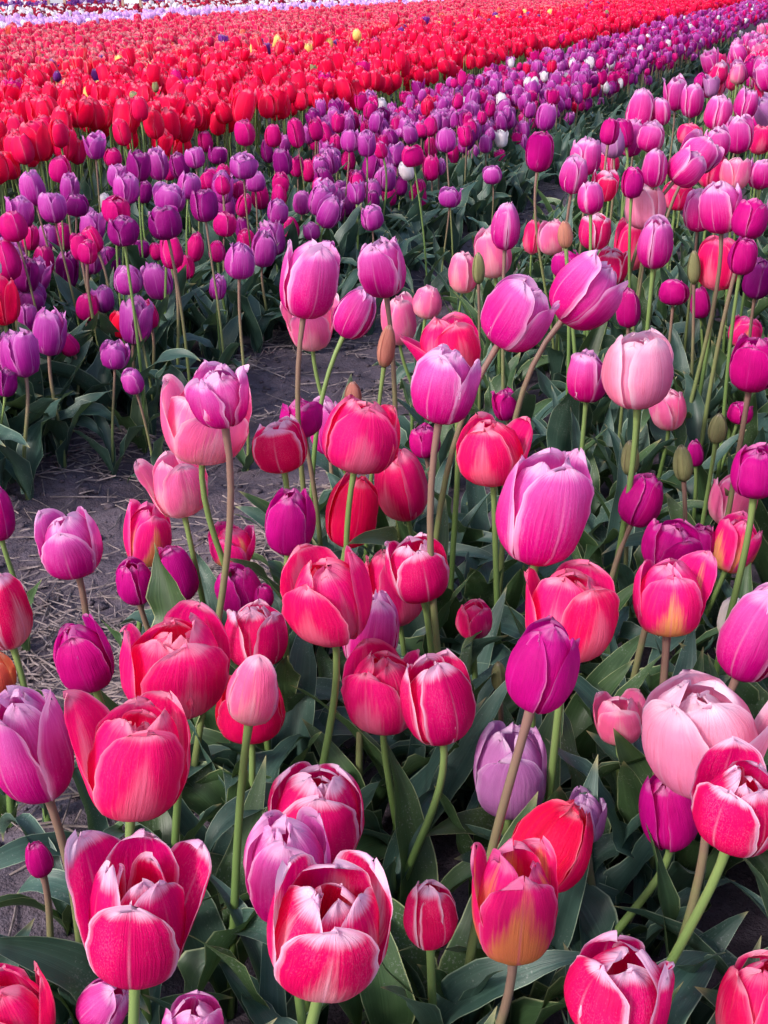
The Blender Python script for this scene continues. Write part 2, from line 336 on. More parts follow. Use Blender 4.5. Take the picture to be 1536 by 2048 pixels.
o = link('ground', make_mesh('ground', gv, grid_faces(len(gy), len(gx)), None, [M_SOIL])); o['kind'] = 'structure'
# clods on the furrow
def add_clods():
    rg = np.random.default_rng(5); vs = []; fs = []; n0 = 0
    base = np.array([[-1,-1,-1],[1,-1,-1],[1,1,-1],[-1,1,-1],[-1,-1,1],[1,-1,1],[1,1,1],[-1,1,1]], float)
    fq = np.array([[0,3,2,1],[4,5,6,7],[0,1,5,4],[1,2,6,5],[2,3,7,6],[3,0,4,7]])
    for _ in range(2600):
        u = rg.uniform(.8, 6.5); v = rg.uniform(.7, 1.36); x, y = uv2xy(u, v); r = rg.exponential(.0022) + .0012
        p = base * (rg.uniform(.6, 1.2, (8, 3))) * r * np.array([1, 1, .7]); a = rg.uniform(0, 6.28); c, s = math.cos(a), math.sin(a)
        p = p @ np.array([[c, s, 0], [-s, c, 0], [0, 0, 1]]); p += np.array([x, y, float(ground_z(x, y)) + r * .3]); vs.append(p); fs.append(fq + n0); n0 += 8
    o = link('soil_clods', make_mesh('soil_clods', np.concatenate(vs), np.concatenate(fs), None, [M_SOIL])); o['kind'] = 'stuff'
    o['label'] = 'small dry crumbs of purplish brown soil on the furrow'; o['category'] = 'soil'
add_clods()
def add_straw():
    rg = np.random.default_rng(9); vs = []; fs = []; n0 = 0; cnt = 0
    pat = [(rg.uniform(.9, 6), rg.choice([.74, .80, .86, 1.0, 1.2, 1.26, 1.3]), rg.uniform(.12, .35)) for _ in range(34)]
    pat += [(1.25, .95, .25), (1.2, .78, .3), (1.5, .80, .25), (1.85, 1.25, .3), (2.2, 1.27, .25), (2.6, .9, .3), (3.0, 1.15, .3), (1.05, .66, .3), (3.4, .85, .3), (4.0, .95, .5)] + [(1.05, .85, .3), (1.15, 1.0, .3), (1.35, .82, .25), (1.3, 1.1, .25), (1.55, .9, .25), (1.75, .8, .2), (2.05, 1.3, .2), (1.0, 1.1, .3)] * 3
    while cnt < 4600:
        if rg.random() < .93:
            pu, pv, pr = pat[rg.integers(len(pat))]; u = pu + rg.normal(0, pr * .6); v = pv + rg.normal(0, pr * .22)
        else: u = rg.uniform(.7, 7); v = rg.uniform(.5, 1.45)
        if v > 2 or u < .5: continue
        x, y = uv2xy(u, v); L = rg.uniform(.012, .075) * (1 if rg.random() < .8 else 1.7); a = rg.uniform(0, math.pi); w = rg.uniform(.0007, .0018)
        t = np.linspace(-.5, .5, 3); px = x + np.cos(a) * L * t; py = y + np.sin(a) * L * t + rg.uniform(-.004, .004) * (1 - 4 * t * t)
        tilt = rg.normal(0, .12); pz = ground_z(x, y) + .003 + abs(rg.normal(0, .004)) + L * t * tilt; pz = np.maximum(pz, ground_z(px, py) + .001)
        nx, ny = -math.sin(a) * w, math.cos(a) * w
        p = np.concatenate([np.stack([px + nx, py + ny, pz], -1), np.stack([px, py, pz + w * 1.3], -1), np.stack([px - nx, py - ny, pz], -1)])
        f = np.array([[0, 1, 4, 3], [1, 2, 5, 4], [3, 4, 7, 6], [4, 5, 8, 7]]) + n0; vs.append(p); fs.append(f); n0 += 9; cnt += 1
    o = link('straw', make_mesh('straw', np.concatenate(vs), np.concatenate(fs), None, [M_STRAW])); o['kind'] = 'stuff'
    o['label'] = 'scattered dry straw and stem bits lying on the bare furrow'; o['category'] = 'straw'
add_straw()

# ------------------------------------------------------------------ tulips placed one by one
# x, top, bottom, width in photo pixels, variety, openness, ruffle, options
N = [
(275,1700,1978,215,'A',.95,.05,dict(over={0:(.72,.88),1:(1.42,.98),2:(1.38,1.0),3:(.35,.95),4:(.4,1.15),5:(.6,1.0),6:(.2,1),7:(.3,1.05),8:(.25,1)},phi=-1.57,lab='deep pink white-edged tulip wide open with side petals flung out, bottom left')),
(655,1725,2005,232,'A2',.75,.05,dict(phi=-1.5,over={0:(.62,.90),1:(.72,1.04),2:(.75,1.03),3:(.35,1.0),4:(.3,1.06),5:(.35,.98)},lab='large deep pink tulip with a white splash on its front petal, bottom centre',st=(560,2040))),
(635,1527,1735,185,'A',.7,.05,dict(phi=-1.5,k=1.12,lab='deep pink white-edged tulip directly behind the ruffled lilac one at bottom centre')),
(578,1630,1862,168,'D',.7,.35,dict(k=.93,lab='ruffled lilac tulip squeezed between two deep pink white-edged ones at bottom centre')),
(859,1768,1893,104,'A',.25,.0,dict(lab='small closed deep pink tulip low among leaves at bottom centre',phi=-1.0)),
(1030,1695,1932,172,'E2',.95,.12,dict(phi=-1.4,lab='pink tulip with an orange yellow flame, half open, lower right of centre',st=(985,2040))),
(1105,1605,1780,155,'H',.1,.05,dict(tilt=(62,-40),lab='crimson tulip nodding over to the right behind the orange flamed one')),
(1236,1888,2090,205,'A',.6,.25,dict(lab='pink tulip with folded petals cut off by the bottom edge, right of centre')),
(1520,1920,2130,170,'B',.5,.05,dict(lab='coral tulip in the bottom right corner')),
(20,1945,2140,175,'B',.8,.05,dict(lab='coral tulip in the bottom left corner')),
(385,1998,2120,125,'D',.7,.1,dict(lab='magenta tulip top just showing at the bottom edge, left of centre')),
(208,1955,2065,100,'D',.35,.1,dict(tilt=(55,20),lab='drooping lilac pink tulip below the wide open one at bottom left')),
(77,1662,1775,52,'C',.05,.0,dict(lab='narrow closed magenta tulip low by the left edge')),
(272,1400,1650,205,'B',.65,.03,dict(over={0:(1.5,1.0)},phi=3.0,k=.95,lab='large coral red tulip with one broad petal opened to the left')),
(350,1220,1450,212,'B',.85,.05,dict(phi=-1.0,k=1.15,lab='big wide coral pink tulip behind the coral one with a petal opened left')),
(60,1378,1620,165,'D',.6,.3,dict(lab='ruffled lilac magenta tulip at the left edge beside the large coral ones',st=(140,1960))),
(508,1303,1455,105,'I',.05,.02,dict(k=.66,tilt=(80,12),lab='pale coral pointed tulip in front of an open red one',st=(470,1830))),
(500,1345,1492,138,'H',.6,.05,dict(k=1.1,lab='open red tulip hidden behind the pale coral pointed one')),
(512,1208,1345,122,'A',.55,.15,dict(lab='dark pink white-edged tulip just above the pale coral pointed one',dark=1)),
(167,1240,1390,114,'C',.4,.0,dict(phi=-1.45,lab='smooth magenta tulip standing below the lilac pink one at the left')),
(2,1140,1305,112,'A2',.4,.02,dict(lab='deep pink white-streaked tulip cut by the left edge')),
(-12,1305,1400,85,'J',.3,.0,dict(lab='salmon orange tulip cut by the left edge')),
(875,1312,1497,143,'A',.55,.05,dict(phi=-1.2,lab='deep pink white-edged tulip in the centre with pale streaks on its lower side',st=(815,1740))),
(765,1290,1475,160,'B',.75,.1,dict(lab='coral tulip behind the white-edged one in the centre')),
(741,1178,1345,112,'D',.35,.02,dict(lab='violet magenta tulip standing before the big coral ones in the centre',st=(735,1580),mag=1)),
(657,1100,1300,172,'B',.75,.05,dict(phi=-1.9,lab='big coral tulip in the centre left of the violet magenta one',st=(648,1530))),
(836,1070,1212,122,'A',.6,.05,dict(phi=-1.2,lab='deep pink white-edged tulip overlapping a coral one above the centre')),
(785,1095,1260,120,'B',.5,.05,dict(lab='coral tulip mostly hidden behind the white-edged one above the centre')),
(948,1200,1283,72,'B',.7,.0,dict(lab='small red tulip low among leaves right of the tall brown stem')),
(1138,1130,1335,182,'B',.85,.03,dict(phi=-1.2,lab='broad coral tulip behind the tall magenta one, right of centre')),
(1085,1237,1435,138,'C',.5,.02,dict(k=.86,phi=-.6,lab='glossy magenta tulip with two broad front petals, right of centre',st=(1010,1700))),
(1085,897,1143,176,'D',.7,.08,dict(phi=-1.3,k=1.2,lab='tall large lilac tulip with magenta base, right of centre',st=(1070,1600))),
(1338,1114,1280,140,'E',.55,.0,dict(over={1:(1.35,1.0)},phi=-1.55,lab='pink tulip with cream yellow base and one petal tip flicked right')),
(1470,1030,1152,92,'E',.7,.0,dict(lab='small pink tulip with a yellow base near the right edge')),
(1465,948,1060,92,'I',.7,.05,dict(k=1.1,lab='pink tulip just behind the small yellow-based one at right')),
(1512,1168,1370,130,'D',.15,.0,dict(tilt=(75,0),lab='smooth lilac magenta tulip leaning in from the right edge')),
(1464,1185,1290,58,'W',.3,.1,dict(lab='cream white tulip with yellow base half hidden near the right edge')),
(1408,1355,1603,238,'F',.72,.08,dict(phi=-.45,over={0:(1.35,.98),3:(.2,1.0),4:(.3,1.05),5:(.2,1.0)},k=1.12,lab='very large pale pink tulip with broad open petals at lower right',st=(1330,1930))),
(1338,1545,1703,120,'C',.3,.0,dict(lab='magenta tulip beneath the very large pale pink one',st=(1215,1700))),
(1478,1515,1715,180,'A',.9,.03,dict(phi=-2.4,k=.93,lab='deep pink white-edged open tulip in front of the large pale pink one',st=(1370,1930))),
(1238,1383,1495,98,'I',.95,.0,dict(phi=-1.57,lab='small dusky pink cup-shaped tulip low among leaves at right')),
(1022,1450,1645,148,'G',.75,.2,dict(lab='pale lilac tulip crossed by two stems, right of centre')),
(1172,1580,1690,78,'G',.7,.4,dict(lab='small violet tulip half hidden behind the nodding crimson one')),
(1340,1050,1140,112,'C',.7,.2,dict()),
(1402,1050,1125,60,'C',.3,.1,dict()),
(1283,948,1058,84,'C',.35,.05,dict(tilt=(70,-10))),
(1512,893,1000,100,'C',.4,.1,dict()),
(1390,875,940,34,'C',.05,.0,dict()),
(983,825,980,136,'B',.6,.05,dict(over={0:(1.3,.9)},phi=.2,lab='coral tulip with a small petal flicked right, left of the tall lilac one')),
(722,793,955,155,'B',.55,.03,dict(k=1.14,lab='large coral tulip above the middle of the photo with a cream bud behind')),
(655,800,915,70,'D',.5,.1,dict()),
(803,895,1048,106,'B',.35,.03,dict(lab='coral tulip at the lower right shoulder of the large coral one above the middle')),
(704,948,1100,103,'H',.35,.05,dict(lab='red tulip with folded petals left below the coral pair')),
(580,975,1115,98,'C',.4,.02,dict(lab='smooth magenta tulip left of the red folded one')),
(560,838,952,108,'A',.6,.02,dict(phi=-1.5,lab='round deep pink white-edged tulip beside the long dark stem')),
(602,797,880,84,'C',.6,.5,dict()),
(356,903,1042,116,'I',.85,.03,dict(over={0:(1.4,.95)},phi=3.1,lab='pink tulip with white base against the bare furrow')),
(295,1003,1140,94,'E',.6,.02,dict(lab='pink yellow-based tulip beside the furrow, left of the pink one with white base')),
(270,1118,1213,76,'C',.4,.1,dict()),
(352,1090,1210,80,'C',.2,.0,dict(lab='closed magenta tulip directly under the pink one with white base')),
(140,1018,1165,124,'D',.65,.0,dict(phi=-1.5,light=1,lab='smooth lilac pink tulip alone against the furrow at the left',st=(165,1240))),
(465,1048,1140,88,'E',.8,.15,dict()),
(478,1130,1235,92,'C',.5,.3,dict()),
(527,1170,1218,40,'C',.4,.1,dict()),
(440,732,862,118,'D',.75,.5,dict(k=.86,lab='ruffled plum purple tulip standing before a pale coral open one',dark=1,st=(415,1200))),
(410,790,912,180,'I',1.1,.15,dict(k=1.4,lab='wide open pale coral tulip behind the ruffled plum one',st=(445,1055))),
(890,695,855,130,'D',.65,.3,dict(lab='ruffled lilac magenta tulip on a long bare stem above the centre',st=(900,1310))),
(895,634,765,125,'B',.7,.15,dict(over={1:(1.5,.9)},phi=1.0,lab='red coral tulip right behind the ruffled lilac magenta one')),
(622,590,708,112,'I',1.3,.1,dict(k=1.3,lab='open coral tulip with flared petals at the furrow, behind a tall ruffled one',st=(690,790))),
(617,490,643,115,'D',.85,.35,dict(lab='tall ruffled magenta tulip with pale edges above the furrow',st=(625,950))),
(710,573,682,78,'D',.1,.0,dict(tilt=(62,-20),lab='closed lilac tulip leaning right beside the tall ruffled magenta one')),
(765,485,600,93,'D',.8,.35,dict(lab='ruffled magenta tulip right of the tall ruffled one above the furrow')),
(855,572,640,58,'I',.3,.0,dict()),
(797,590,695,70,'I',.6,.1,dict(st=(810,700))),
(773,648,738,36,'K2',0,.0,dict(bud=1,lab='buff pink pointed bud above the furrow in the upper middle')),
(706,765,815,34,'K2',0,.0,dict(bud=1,lab='cream bud tip poking up behind the large coral tulip')),
(957,503,570,26,'K',0,.0,dict(bud=1)),
(928,502,590,60,'I',.6,.0,dict()),
(985,452,560,74,'I',.6,.05,dict()),
(1012,408,502,58,'D',.25,.0,dict(lab='smooth closed lilac tulip at the far end of the furrow')),
(1080,263,345,56,'C',.6,.05,dict(over={2:(1.5,1.0)},st=(1085,430),lab='dusky magenta tulip standing tall against purple-bed foliage with one petal flicked left')),
(1190,428,502,64,'A',.65,.0,dict()),
(1130,442,497,30,'K2',0,.0,dict(bud=1)),
(1105,440,512,60,'I',.4,.0,dict()),
(1066,440,512,40,'B',.2,.0,dict()),
(1032,562,708,132,'D',.6,.25,dict(tilt=(60,10),lab='large ruffled violet tulip leaning on a curved stem, upper right of centre',st=(975,760))),
(1170,515,665,130,'D',.6,.3,dict(tilt=(50,-5),lab='large ruffled violet tulip leaning right beside its leaning twin',st=(1065,860))),
(1135,503,560,62,'C',.5,.05,dict()),
(1225,498,572,62,'A',.6,.0,dict()),
(1257,578,658,50,'C',.2,.0,dict()),
(1310,437,540,70,'D',.3,.0,dict(phi=-1.0,lab='upright smooth lilac tulip with a dark seam, upper right')),
(1292,370,462,78,'F',.5,.0,dict(lab='pale pink tulip showing a red inside, behind the upright smooth lilac one')),
(1262,442,545,66,'B',.6,.0,dict()),
(1275,667,825,138,'F',.5,.03,dict(phi=-1.1,lab='pale pink tulip with a crimson slit down the front, right of centre',st=(1250,980))),
(1176,703,810,84,'D',.7,.4,dict(dark=1)),
(1337,777,865,70,'I',.5,.1,dict()),
(1438,478,585,84,'B',.75,.0,dict()),
(1486,475,552,56,'C',.2,.0,dict()),
(1442,367,470,84,'D',.65,.3,dict(lab='lilac pink ruffled tulip with a long pale stem, upper right',st=(1410,640))),
(1398,382,466,60,'D',.5,.2,dict()),
(1500,400,480,70,'C',.5,.1,dict()),
(1181,365,430,52,'D',.4,.0,dict()),
(1148,315,390,54,'D',.5,.05,dict()),
(1172,280,352,60,'D',.7,.35,dict()),
(1218,303,350,40,'A',.6,.0,dict()),
(1208,342,405,54,'A',.7,.0,dict()),
(1265,335,398,44,'C',.3,.0,dict()),
(1310,302,375,50,'D',.3,.0,dict()),
(1372,298,375,72,'D',.5,.2,dict(tilt=(50,0))),
(1398,272,345,80,'D',.6,.4,dict(tilt=(60,0))),
(1348,558,612,60,'C',.5,.0,dict()),
(1388,500,570,26,'K',0,.0,dict(bud=1)),
(1260,877,955,36,'K',0,.0,dict(bud=1)),
(1365,885,968,38,'K',0,.0,dict(bud=1,lab='pale green pointed bud on a thick stem at right, above the magenta tulip')),
(1435,825,890,36,'K',0,.0,dict(bud=1)),
(998,1315,1390,32,'K',0,.0,dict(bud=1,lab='dark green bud just left of the glossy magenta tulip')),
(1490,632,700,64,'E',.6,.0,dict()),
(1506,672,790,92,'C',.6,.05,dict()),
(850,850,920,62,'C',.6,.4,dict()),
(1010,780,845,50,'C',.6,.6,dict()),
(1355,365,422,60,'B',.6,.0,dict()),
(1428,310,380,66,'B',.6,.0,dict()),
(1470,316,382,58,'I',.6,.0,dict()),
(1477,235,308,58,'D',.5,.2,dict()),
(1302,243,305,54,'D',.6,.15,dict()),
(1432,256,318,54,'D',.6,.3,dict()),
(1350,155,222,46,'D',.7,.3,dict()),
(1384,170,236,46,'D',.5,.1,dict()),
(1322,197,252,40,'D',.3,.0,dict()),
(1436,195,262,54,'D',.5,.15,dict()),
(1475,128,168,30,'I',.3,.0,dict()),
(1492,180,240,46,'D',.6,.4,dict()),
(1520,320,380,50,'D',.5,.2,dict()),
(1520,250,310,46,'B',.6,.0,dict()),
(1380,250,290,50,'B',.6,.0,dict()),
(1516,520,600,60,'Q',.4,.1,dict()),
(1400,575,640,40,'C',.3,.0,dict()),
(-8,972,1087,72,'C',.3,.0,dict(lab='magenta tulip cut by the left edge above the lilac pink one')),
(0,550,655,76,'H',.6,.1,dict(lab='scarlet tulip cut by the left edge in front of the purple bed')),
(1480,805,850,50,'C',.4,.3,dict()),
(1395,765,800,0,'C',.4,.3,dict()),
]
N = [n for n in N if n[3] > 0]
# the purple bed: tulips at its near end and along the furrow
PB = [
(65,345,412,50,'P',.4,.2),(121,312,367,44,'M',.3,.0),(190,268,320,48,'P',1.2,.3),(226,297,335,36,'M',.3,.0),(278,303,365,48,'Q',.5,.2),
(238,330,380,46,'P',.6,.3),(253,350,410,52,'P',.6,.4),(210,388,420,26,'S',.6,.3),(40,393,460,54,'P',.6,.3),(27,422,485,56,'M',.4,.0),(105,385,448,54,'P',.5,.3),
(153,388,435,48,'Q',.6,.2),(233,392,450,56,'M',.5,.1),(246,432,494,62,'Q',.6,.4),(340,377,422,62,'P',.9,.5),(378,347,400,46,'P',.6,.3),(330,415,482,66,'Q',.6,.5),
(408,380,445,56,'Q',.4,.1),(125,445,505,42,'M',.3,.0),(97,450,505,42,'P',.4,.1),(135,505,580,46,'Q',.8,.3),(218,495,547,44,'Q',.4,.1),(256,530,592,58,'P',.5,.2),
(450,425,475,46,'M',.4,.0),(486,433,485,32,'Q',.3,.1),(492,460,505,38,'M',.4,.0),(390,467,525,36,'M',.15,.0),(480,488,560,62,'P',.4,.2),(372,510,560,36,'M',.3,.0),
(205,573,628,46,'P',.5,.3),(175,585,644,46,'M',.25,.0),(62,575,620,58,'P',.7,.5),(55,608,663,40,'P',.5,.1),(230,683,742,56,'P',.9,.4),(266,737,792,44,'P',.5,.1),(12,735,797,44,'Q',.5,.2),
(436,552,602,34,'P',.5,.2),(313,485,522,26,'M',.2,.0),(280,480,518,42,'Q',.4,.1),(520,370,420,36,'M',.3,.0),(583,436,482,32,'M',.2,.0),(555,400,450,42,'P',.5,.3),(605,382,430,38,'P',.4,.2),
(623,447,482,34,'P',.6,.3),(655,482,517,30,'P',.6,.4),(743,412,463,44,'P',.6,.5),(680,362,393,34,'P',.7,.4),(617,320,365,30,'M',.1,.0),(697,298,342,28,'M',.1,.0),(535,278,328,28,'Q',.3,.1),
(490,240,293,42,'M',.4,.0),(546,250,295,34,'M',.3,.0),(410,262,305,30,'M',.3,.0),(390,296,338,40,'P',.5,.1),(435,294,330,38,'Q',.7,.2),(487,312,358,54,'P',.6,.5),(510,343,385,44,'P',.5,.2),
(565,300,353,38,'Q',.5,.3),(592,232,303,34,'M',.4,.0),(733,265,315,38,'P',.6,.4),(700,262,305,38,'P',.5,.4),(825,290,335,46,'M',.6,.0),(862,275,320,26,'M',.2,.0),(905,290,330,26,'M',.2,.0),(892,258,306,42,'P',.6,.3),
(1012,268,320,0,'P',.6,.3),(985,332,370,38,'P',.7,.2),(900,378,415,44,'P',.9,.4),(802,352,392,26,'Q',.2,.1),(1092,208,262,40,'P',.6,.2),
]
PB = [n for n in PB if n[3] > 0]

# ---- shared leaf meshes
def leaf_lib(n, ns, nv, seed, mats):
    rg = np.random.default_rng(seed); out = []
    for i in range(n):
        vv, uu = leaf(ns, nv, 1.0, rg.uniform(.095, .165), rg.choice([.3, .6, 1.1, 1.9, 2.5]) * rg.uniform(.8, 1.2), rg.uniform(.3, .9), rg.uniform(.12, .48), rg.uniform(-.9, .9), rg, lean=rg.uniform(.12, .5))
        out.append(make_mesh('leaf', vv, grid_faces(nv, ns), uu, [mats[i % len(mats)]]))
    return out
LEAF_HI = leaf_lib(36, 9, 20, 21, [M_LEAF, M_LEAF, M_LEAF2])
LEAF_MID = leaf_lib(24, 5, 10, 22, [M_LEAF])

MUTE = {}
def head_data(key_res, var, h, o, ruf, seed, phi=None, bud=False, over=None, double=False):
    ns, nv = key_res
    return [make_mesh('petal', vv, grid_faces(nv, ns), uu, [VAR[var]['mat']]) for vv, uu in head_petals(ns, nv, h, o, ruf, seed, phi, bud, over, double)]
def axis_frame(axis):
    return Vector((0, 0, 1)).rotation_difference(axis).to_matrix().to_4x4()
PLANTS = []      # for labels
def build_tulip(base, hb, axis_v, R, h, petals, var, leaves, leaf_lib_, seed, root_name='tulip', stem_r=.0042, lmin=.16, lmax=.27, spin=0.0, pistil=False):
    rg = random.Random(seed)
    root = bpy.data.objects.new(root_name, None); root.empty_display_size = .05; root.location = base; COL.objects.link(root)
    lh = hb - base
    # stem: cubic from the ground into the foot of the flower
    L = lh.length; p0 = Vector((0, 0, -.015)); p3 = lh + axis_v * (.05 * R)
    bend = Vector((rg.uniform(-.02, .02), rg.uniform(-.02, .02), 0))
    p1 = Vector((lh.x * .15, lh.y * .15, L * .35)) + bend; p2 = p3 - axis_v * L * .30
    t = np.linspace(0, 1, 14)[:, None]; P = (1-t)**3*np.array(p0) + 3*(1-t)**2*t*np.array(p1) + 3*(1-t)*t*t*np.array(p2) + t**3*np.array(p3)
    tt = t[:, 0]; rad = stem_r * (1.15 - .25 * tt) * (1 + .25 * np.clip((tt - .95) / .05, 0, 1))
    vs, fs, uu = tube(P, rad, 10)
    link('stem', make_mesh('stem', vs, fs, uu, [M_STEM2 if var in 'CDGPQMKFE2' and rg.random() < .62 else M_STEM]), root)
    mt = Matrix.Translation(lh) @ axis_frame(axis_v) @ Matrix.Rotation(spin, 4, 'Z') @ Matrix.Scale(R, 4)
    for pm in petals: link('petal', pm, root, mt)
    if pistil:
        vs, fs, uu = tube([(0, 0, .02), (0, 0, .3), (0, 0, .52), (0, 0, .6), (0, 0, .62)], [.10, .11, .09, .14, .02], 8)
        link('pistil', make_mesh('pistil', vs, fs, uu, [M_PISTIL]), root, mt)
        for k in range(6):
            a = k * 1.047; c, s = math.cos(a), math.sin(a)
            vs, fs, uu = tube([(c*.1, s*.1, .05), (c*.22, s*.22, .28), (c*.25, s*.25, .30), (c*.28, s*.28, .5), (c*.28, s*.28, .53)], [.025, .02, .05, .045, .01], 6)
            link('stamen', make_mesh('stamen', vs, fs, uu, [M_ANTHER]), root, mt)
    a0 = rg.uniform(0, 6.28)
    for k in range(leaves):
        lm = leaf_lib_[rg.randrange(len(leaf_lib_))]; s = rg.uniform(lmin, lmax)
        zz = 0 if k < 2 else rg.uniform(.02, .3) * L; q = zz / max(L, .01)
        pp = Vector((lh.x * .15 * q, lh.y * .15 * q, zz - .008))
        link('leaf', lm, root, Matrix.Translation(pp) @ Matrix.Rotation(a0 + k * 2.4 + rg.uniform(-.4, .4), 4, 'Z') @ Matrix.Scale(s, 4))
    return root

heads_px = []
WREAL = dict(A=.063, A2=.063, B=.076, C=.056, D=.062, E=.060, E2=.060, F=.078, G=.074, H=.070, I=.070, J=.07, Q=.06, W=.05)
def solve(px, yt, yb, w, o, zlo, zhi, wreal):
    cy = (yt + yb) / 2; r = ray(px, cy); D = wreal * F / w; D = min(max(D, (zlo - CAMH) / r.z), 99) if False else D
    z = CAMH + r.z * D
    if z > zhi: D = (zhi - CAMH) / r.z
    if z < zlo: D = (zlo - CAMH) / r.z
    c = Vector((0, 0, CAMH)) + r * D; wr = w * D / F
    dep = math.atan2(-r.z, math.hypot(r.x, r.y)); ext = (yb - yt) * D / F
    hh = (ext - .50 * wr * math.sin(dep) * (1 if o > .4 else .7)) / math.cos(dep)
    hh = min(max(hh, .85 * wr), 1.65 * wr)
    return c, D, wr, hh
def place(i, spec, purple=False):
    px, yt, yb, w, var, o, ruf = spec[:7]; opt = spec[7] if len(spec) > 7 else {}
    bud = bool(opt.get('bud'))
    if purple: c, D, wr, hh = solve(px, yt, yb, w, o, .22, .44, .058 if o < .7 else .064)
    else: c, D, wr, hh = solve(px, yt, yb, w, o, .20, .52, .024 if bud else WREAL.get(var, .06) * (.92 if o < .45 else 1.03) * (.85 if w < 60 else 1) * opt.get('k', 1))
    if bud: hh = max((yb - yt) * D / F, 1.6 * wr)
    R = wr / 2 / max(1.0, max(prof(o)) * .97); h = hh / R
    rg = random.Random(1000 + i)
    if 'tilt' in opt:
        el, fa = opt['tilt']; el = math.radians(el); fa = math.radians(fa); sx = 1
        ax = Vector((math.cos(el), -math.sin(fa) * math.cos(el) * .8, math.sin(el))).normalized()
    else: ax = Vector((rg.uniform(-.2, .2), rg.uniform(-.16, .12), 1)).normalized()
    hb = c - ax * hh * .5
    if 'st' in opt:
        sx, sy = opt['st']; r = ray(sx, sy); P = Vector((0, 0, CAMH)) + r * (hb.y / r.y)
        k = (hb.z) / max(hb.z - P.z, .02); bx = hb.x + (P.x - hb.x) * k; by = hb.y + rg.uniform(-.01, .02)
        bx = hb.x + max(min(bx - hb.x, .07), -.07)
    else: bx, by = hb.x + rg.uniform(-.02, .02) - ax.x * .12, hb.y + rg.uniform(-.02, .03) - ax.y * .1
    base = Vector((bx, by, float(ground_z(bx, by))))
    res = (13, 18) if w > 95 else ((9, 13) if w > 55 else (7, 10))
    if bud: res = (7, 12)
    dbl = (ruf >= .4 and w > 40) or (w > 150 and o > .6 and var in ('A', 'A2', 'F', 'B'))
    pet = head_data(res, var, h, 0 if bud else o, ruf, 500 + i, opt.get('phi'), bud, opt.get('over'), dbl)
    zb = max(hb.z, .1)
    root = build_tulip(base, hb, ax, R, h, pet, var, (3 if not purple else 3), LEAF_HI if w > 60 or not purple else LEAF_MID, 3000 + i,
                       stem_r=.0030 if bud else (.0037 if w > 60 else .0031) * (1 if not purple else .8), lmin=min(.15, zb * .5), lmax=min(.25, zb * .75) if not purple else .21, pistil=(o > .9 and w > 90))
    heads_px.append((px, (yt + yb) / 2, w, yb - yt, D))
    PLANTS.append(dict(root=root, px=px, py=(yt + yb) / 2, w=w, hpx=yb - yt, var=var, o=o, ruf=ruf, bud=bud, lab=opt.get('lab'), zone='purple' if purple else 'near', dark=opt.get('dark'), D=D, lean=ax.x))
for i, s in enumerate(N): place(i, s)
for i, s in enumerate(PB): place(400 + i, s, True)
n_hand = len(PLANTS)

# ------------------------------------------------------------------ the beds beyond: positions of every other tulip
def free(px, py, w, D):
    for hx, hy, hw, hh, hd in heads_px:
        if abs(px - hx) < .42 * hw + .30 * w and abs(py - hy) < .42 * hh + .35 * w: return False
    return True
cand = []    # (D, x, y, z, size, var, open, ruf, zone)
def bed(v0, v1, u0, u1, step, zfun, vfun, zone, wd=.052, prob=1.0):
    rg = random.Random(hash(zone) % 1000 if False else sum(map(ord, zone)))
    u = u0
    while u < u1:
        st = step * (1 + max(0, u - 12) * .012)
        v = v0
        while v < v1:
            uu = u + rg.uniform(-.45, .45) * st; vv = v + rg.uniform(-.45, .45) * st; v += st
            if rg.random() > prob: continue
            x, y = uv2xy(uu, vv); e = min(vv - v0, v1 - vv); z = zfun(rg, e)
            var, o, ruf, k = vfun(rg, uu, vv)
            px, py, D = project((x, y, z))
            if D < .3 or px < -900 or px > 2700 or D > 46: continue
            if abs(px - 768) > 768 + 60 + (1500 if zone == 'near bed' else 700) / max(D, .5): continue
            s = wd * k * rg.uniform(.74, 1.18)
            cand.append([D, x, y, z, s, var, o, ruf, zone, px, py, s * F / D])
        u += st
def pick(rg, table):
    r = rg.random() * sum(t[0] for t in table)
    for t in table:
        r -= t[0]
        if r <= 0: return t[1], min(max(t[2] + rg.uniform(-.2, .25), 0), 1.5), t[3], t[4]
    t = table[-1]; return t[1], t[2], t[3], t[4]
T_PUR = [(50, 'P', .6, .6, 1.05), (13, 'Q', .45, .4, 1.0), (27, 'M', .3, 0, .92), (3.5, 'S', .6, .2, .85), (1.5, 'R', .5, 0, 1)]
T_RED = [(95, 'R', .5, .12, 1.14), (3, 'M', .4, 0, 1), (1, 'K', 0, 0, .6)]
T_NEAR = [(50, 'D', .6, .42, 1.12), (15, 'B', .6, .1, 1.1), (12, 'C', .35, 0, .95), (9, 'A', .6, 0, 1.0), (9, 'I', .6, 0, 1.1), (4, 'G', .5, .1, 1)]
def f_red(rg, u, v):
    if v > 3.35 and rg.random() < ss(3.35, 4.1, v) * .9: return pick(rg, [(90, 'O', .45, 0, 1.05), (5, 'Y', .4, 0, .98), (7, 'T', .5, 0, .9)])
    if v > 3.2 and rg.random() < .12: return pick(rg, [(5, 'Y', .4, 0, .98), (5, 'T', .5, 0, .9)])
    return pick(rg, T_RED)
bed(1.31, 2.04, 1.75, 34, .073, lambda r, e: r.gauss(.29 if e > .12 else .26, .045), lambda r, u, v: pick(r, T_PUR), 'purple bed', wd=.055)
bed(2.20, 4.15, 2.6, 40, .092, lambda r, e: r.gauss(.375, .035), f_red, 'red bed', prob=.88, wd=.063)
